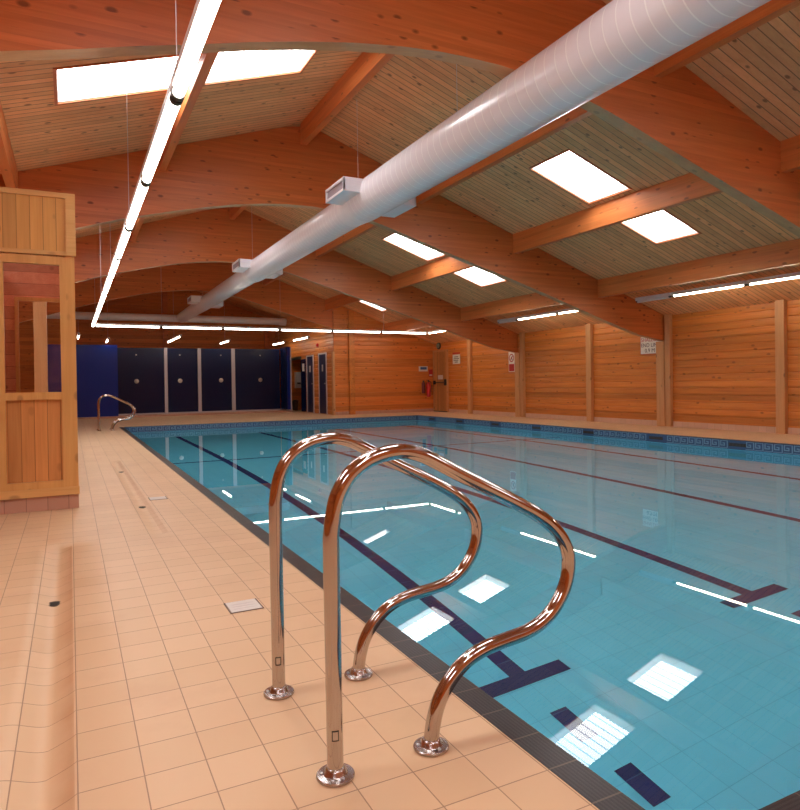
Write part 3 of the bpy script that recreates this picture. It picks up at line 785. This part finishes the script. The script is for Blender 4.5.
# ------------------------------------------------------------------ doors of the recess
def flat_door(name, y0, y1, z1, mat):
    d = empty(name, (XS, (y0+y1)/2, 0), kind='structure')
    f = MB(); f.box(XS-.035, XS-.008, y0-.07, y0, 0, z1+.05); f.box(XS-.035, XS-.008, y1, y1+.07, 0, z1+.05); f.box(XS-.035, XS-.008, y0, y1, z1, z1+.05)
    f.build('door_frame', M['pilaster'], d)
    box(XS-.027, XS-.010, y0, y1, .02, z1).build('door_leaf', mat, d)
    box(XS-.031, XS-.026, (y0+y1)/2-.06, (y0+y1)/2+.06, 1.40, 1.62).build('door_sign', M['casing'], d)
    MB().tube([(XS-.06,y0+.08,1.0),(XS-.027,y0+.08,1.0)], .02, 10).build('door_handle', M['steel_dull'], d)
flat_door('door_1', 20.15, 20.78, 1.96, M['navy_door'])
flat_door('door_2', 21.42, 22.02, 1.94, M['navy_door'])
d3 = empty('door_3', (XS, 22.6, 0), kind='structure')
box(7.42, 7.46, 22.2, 22.72, .02, 1.88).build('door_leaf', M['navy'], d3)
box(7.412, 7.42, 22.32, 22.55, 1.45, 1.72).build('door_sign', M['casing'], d3)
# box on the alcove wall and the item beneath
r = empty('hand_dryer', (7.86, 24.42, .84), 'pale rectangular wall-mounted dispenser box in the alcove', 'dispenser')
box(7.74, 8.0, 24.36, 24.498, .84, 1.46).build('casing', M['casing'], r)
box(7.80, 7.94, 24.352, 24.361, 1.0, 1.06).build('slot', M['black'], r)
r = empty('waste_bin', (7.62, 24.2, .0), 'small dark bin on the floor of the alcove', 'bin')
MB().lathe((7.66,24.2,.004), [(.09,0),(.12,.28),(.125,.34),(.11,.35)], 20).build('bucket', plain('bin_brown', (.12,.05,.03), .5), r)
MB().lathe((7.66,24.2,.352), [(.12,0),(.12,.02),(.04,.05)], 20).build('lid', M['black'], r)
r = empty('fire_bell', (XS-.02, 20.9, 2.29), 'small red alarm sounder on the recess wall above the doors', 'alarm')
MB().tube([(XS-.012,20.9,2.29),(XS-.05,20.9,2.29),(XS-.08,20.9,2.29)], .05, 16, True, [.06,.055,.03]).build('sounder', M['red'], r)
box(XS-.03, XS-.008, 20.85, 20.95, 2.21, 2.24).build('base', M['sign_red'], r)

# ------------------------------------------------------------------ exit door on the right wall
ex = empty('door_4', (XR-.02, 19.0, 0), kind='structure')
f = MB(); X0 = XR-.05
f.box(X0, XR-.012, 18.45, 18.53, 0, 2.06); f.box(X0, XR-.012, 19.36, YE-.03, 0, 2.06); f.box(X0, XR-.012, 18.53, 19.36, 2.0, 2.06)
f.build('door_frame', M['post'], ex)
box(XR-.035, XR-.013, 18.53, 19.36, .03, 2.0).build('door_leaf', M['door_wood'], ex)
MB().tube([(XR-.09,18.58,.98),(XR-.09,19.3,.98)], .016, 10).build('push_bar', M['black'], ex)
p = MB(); p.box(XR-.1,XR-.033,18.56,18.62,.88,1.08); p.box(XR-.1,XR-.033,19.27,19.33,.92,1.04); p.build('bar_bracket', M['black'], ex)
box(XR-.042, XR-.036, 18.78, 19.1, 1.08, 1.22).build('door_sign', M['lid'], ex)
box(XR-.06, XR-.013, 18.5, 19.4, .0, .03).build('threshold', M['black'], ex)
# bulkhead lamp above the door
r = empty('bulkhead_lamp', (XR-.03, 19.0, 2.2), 'dark oval bulkhead lamp above the exit door', 'lamp')
MB().tube([(XR-.012,19.04,2.2),(XR-.045,19.04,2.2),(XR-.05,19.04,2.2)], .1, 24, True, [.12,.12,.1]).build('housing', M['black'], r)
MB().tube([(XR-.05,19.04,2.2),(XR-.08,19.04,2.2),(XR-.09,19.04,2.2)], .1, 24, True, [.085,.075,.04]).build('lens', plain('lens', (.30,.34,.26), .2), r)

# text helper: flat letters as mesh on a board facing -x (right wall) or -y (end wall)
def letters(body, size, mat, parent, org, facing, name='lettering', align='CENTER'):
    cu = bpy.data.curves.new('txt', 'FONT'); cu.body = body; cu.size = size; cu.extrude = .0008; cu.align_x = align; cu.align_y = 'CENTER'; cu.space_line = .95
    to = bpy.data.objects.new('txt', cu); col.objects.link(to)
    bpy.context.view_layer.update()
    me = bpy.data.meshes.new_from_object(to.evaluated_get(bpy.context.evaluated_depsgraph_get()))
    bpy.data.objects.remove(to)
    rot = (Matrix.Rotation(-PI/2, 4, 'Z') if facing == '-x' else Matrix.Identity(4)) @ Matrix.Rotation(PI/2, 4, 'X')
    me.transform(Matrix.Translation(Vector(org)-parent_origin(parent)) @ rot)
    me.materials.clear(); me.materials.append(mat)
    o = bpy.data.objects.new(name, me); col.objects.link(o); o.parent = parent
    return o
S = XR-.021
# depth sign
r = empty('depth_sign', (S, 10.13, 1.55), 'white sign reading SHALLOW END LIMIT 0.9 M on the right wall', 'sign')
box(S-.006, S, 9.76, 10.35, 1.52, 1.885).build('board', M['sign_white'], r)
box(S-.003, S+.002, 9.75, 10.36, 1.51, 1.895).build('border', M['sign_red'], r)
dk = plain('sign_ink', (.10,.03,.05), .5)
letters('SHALLOW', .115, M['sign_red'], r, (S-.007, 10.07, 1.815), '-x')
letters('END LIMIT', .115, dk, r, (S-.007, 10.07, 1.70), '-x')
letters('0.9 M', .12, dk, r, (S-.007, 10.10, 1.585), '-x')
# no diving sign
r = empty('no_diving_sign', (S, 14.98, 1.24), 'small white no-diving sign with a red ring and a red block under it', 'sign')
box(S-.006, S, 14.86, 15.14, 1.24, 1.80).build('board', M['sign_white'], r)
box(S-.009, S-.005, 14.88, 15.12, 1.26, 1.46).build('red_block', M['sign_red'], r)
ring = MB(); N = 28
for i in range(N):
    a, b = 2*PI*i/N, 2*PI*(i+1)/N; cy_, cz_ = 15.0, 1.63
    ring.face([(S-.009, cy_+ra*math.cos(aa), cz_+ra*math.sin(aa)) for ra, aa in ((.085,a),(.115,a),(.115,b),(.085,b))])
ring.face([(S-.009, cy_+.07, cz_-.085), (S-.009, cy_+.09, cz_-.065), (S-.009, cy_-.07, cz_+.085), (S-.009, cy_-.09, cz_+.065)])
ring.build('prohibition_ring', M['sign_red'], r)
fg = MB(); fg.lathe((S-.0, 15.03, 1.66), [(.012,0),(.018,.012),(.012,.028)], 10)
fg2 = MB(); fg2.face([(S-.0085,15.03,1.655),(S-.0085,15.0,1.665),(S-.0085,14.95,1.575),(S-.0085,14.98,1.565)])
fg2.build('diver_figure', M['black'], r)
# notice by the exit door
r = empty('wall_notice', (S, 17.95, 1.58), 'square cream notice with dark text to the right of the exit door', 'sign')
box(S-.006, S, 17.72, 18.16, 1.56, 1.86).build('board', M['sign_white'], r)
box(S-.006, S, 17.72, 18.16, 1.875, 1.93).build('red_header', M['sign_red'], r)
letters('DEEP\n1.5 M', .1, M['black'], r, (S-.007, 17.94, 1.70), '-x') if False else None
ln = MB()
for k, (a, b) in enumerate(((.1,.34),(.06,.38),(.1,.36),(.13,.31))):
    z = 1.80-.055*k
    y = 17.72+a
    while y < 17.72+b: ln.box(S-.008, S-.005, y, y+.022, z-.03, z); y += .032
ln.build('text_lines', plain('notice_ink', (.12,.10,.09), .5), r)
# fire point on the end wall
E_ = YE-.021
r = empty('fire_extinguisher', (10.8, E_-.07, .5), 'red fire extinguisher hung on the boarded end wall by the exit door', 'fire extinguisher')
MB().lathe((10.78, E_-.085, .50), [(.06,0),(.07,.01),(.072,.40),(.062,.45),(.03,.485),(.022,.51)], 24).build('cylinder', M['red'], r)
v = MB(); v.box(10.76,10.80,E_-.11,E_-.06,1.0,1.05); v.box(10.70,10.80,E_-.095,E_-.075,1.05,1.065); v.build('valve', M['black'], r)
MB().tube([(10.80,E_-.085,1.02),(10.87,E_-.09,1.0),(10.88,E_-.09,.85),(10.865,E_-.09,.66)], .012, 8).build('hose', M['black'], r)
box(10.74,10.82,E_-.015,E_,.9,.97).build('bracket', M['black'], r)
r = empty('fire_extinguisher', (10.6, E_-.07, .55), 'darker second extinguisher hung just left of the red one', 'fire extinguisher')
MB().lathe((10.59, E_-.075, .62), [(.05,0),(.058,.01),(.058,.32),(.045,.36),(.02,.39)], 24).build('cylinder', plain('maroon', (.16,.02,.02), .4), r)
box(10.57,10.61,E_-.095,E_-.05,1.0,1.05).build('valve', M['black'], r)
box(10.57,10.61,E_-.02,E_,.8,.86).build('bracket', M['black'], r)
r = empty('fire_point_sign', (10.92, E_, 1.18), 'small red fire point sign above the extinguishers', 'sign')
box(10.84, 10.99, E_-.006, E_, 1.18, 1.42).build('board', M['sign_red'], r)
box(10.86, 10.97, E_-.008, E_-.005, 1.21, 1.25).build('text_line', M['sign_white'], r)
r = empty('wall_sign', (10.6, E_, 1.35), 'small white and blue sign left of the extinguishers', 'sign')
box(10.46, 10.80, E_-.006, E_, 1.36, 1.53).build('board', M['sign_white'], r)
box(10.52, 10.76, E_-.008, E_-.005, 1.42, 1.50).build('blue_panel', M['sign_blue'], r)

# ------------------------------------------------------------------ caustics through the still water
water.cycles.is_caustics_caster = True
for o in list(basin.children): o.cycles.is_caustics_receiver = True

# ------------------------------------------------------------------ camera (level, slight vertical shift)
f_px, cx, cy = 657.04, 400.85, 388.45
yw, pt, rl = .4662, -.0081, -.0152
CZ = 6.4949*.15
fw = Vector((math.sin(yw)*math.cos(pt), math.cos(yw)*math.cos(pt), math.sin(pt)))
rt = Vector((math.cos(yw), -math.sin(yw), 0)); up = rt.cross(fw)
c_, s_ = math.cos(rl), math.sin(rl)
R0 = c_*rt + s_*up; U0 = -s_*rt + c_*up
cd = bpy.data.cameras.new('camera'); cam = bpy.data.objects.new('camera', cd); col.objects.link(cam)
mw = Matrix(((R0.x,U0.x,-fw.x,0),(R0.y,U0.y,-fw.y,0),(R0.z,U0.z,-fw.z,CZ),(0,0,0,1)))
cam.matrix_world = mw
cd.sensor_fit = 'HORIZONTAL'; cd.sensor_width = 36; cd.lens = f_px/800*36
cd.shift_x = (400-cx)/800; cd.shift_y = (cy-405)/800; cd.clip_start = .05; cd.clip_end = 200
sc.camera = cam

# ------------------------------------------------------------------ world + view
w = bpy.data.worlds.new('world'); sc.world = w; w.use_nodes = True
bg = w.node_tree.nodes['Background']; bg.inputs[0].default_value = (.85,.92,1.,1); bg.inputs[1].default_value = .5
sc.view_settings.view_transform = 'Standard'; sc.view_settings.look = 'None'; sc.view_settings.gamma = 1.; sc.view_settings.use_curve_mapping = False
sc.view_settings.exposure = .72
cy_ = sc.cycles
cy_.use_denoising = True; cy_.denoiser = 'OPENIMAGEDENOISE'
cy_.max_bounces = 10; cy_.diffuse_bounces = 6; cy_.glossy_bounces = 5; cy_.transmission_bounces = 6; cy_.transparent_max_bounces = 10
cy_.caustics_reflective = True; cy_.caustics_refractive = True; cy_.blur_glossy = .5; cy_.sample_clamp_indirect = 6.
cy_.use_light_tree = True

for o in sc.objects:
    if o.parent is None and 'label' in o and not (4 <= len(o['label'].split()) <= 16): print('LABEL', len(o['label'].split()), o.name, o['label'])
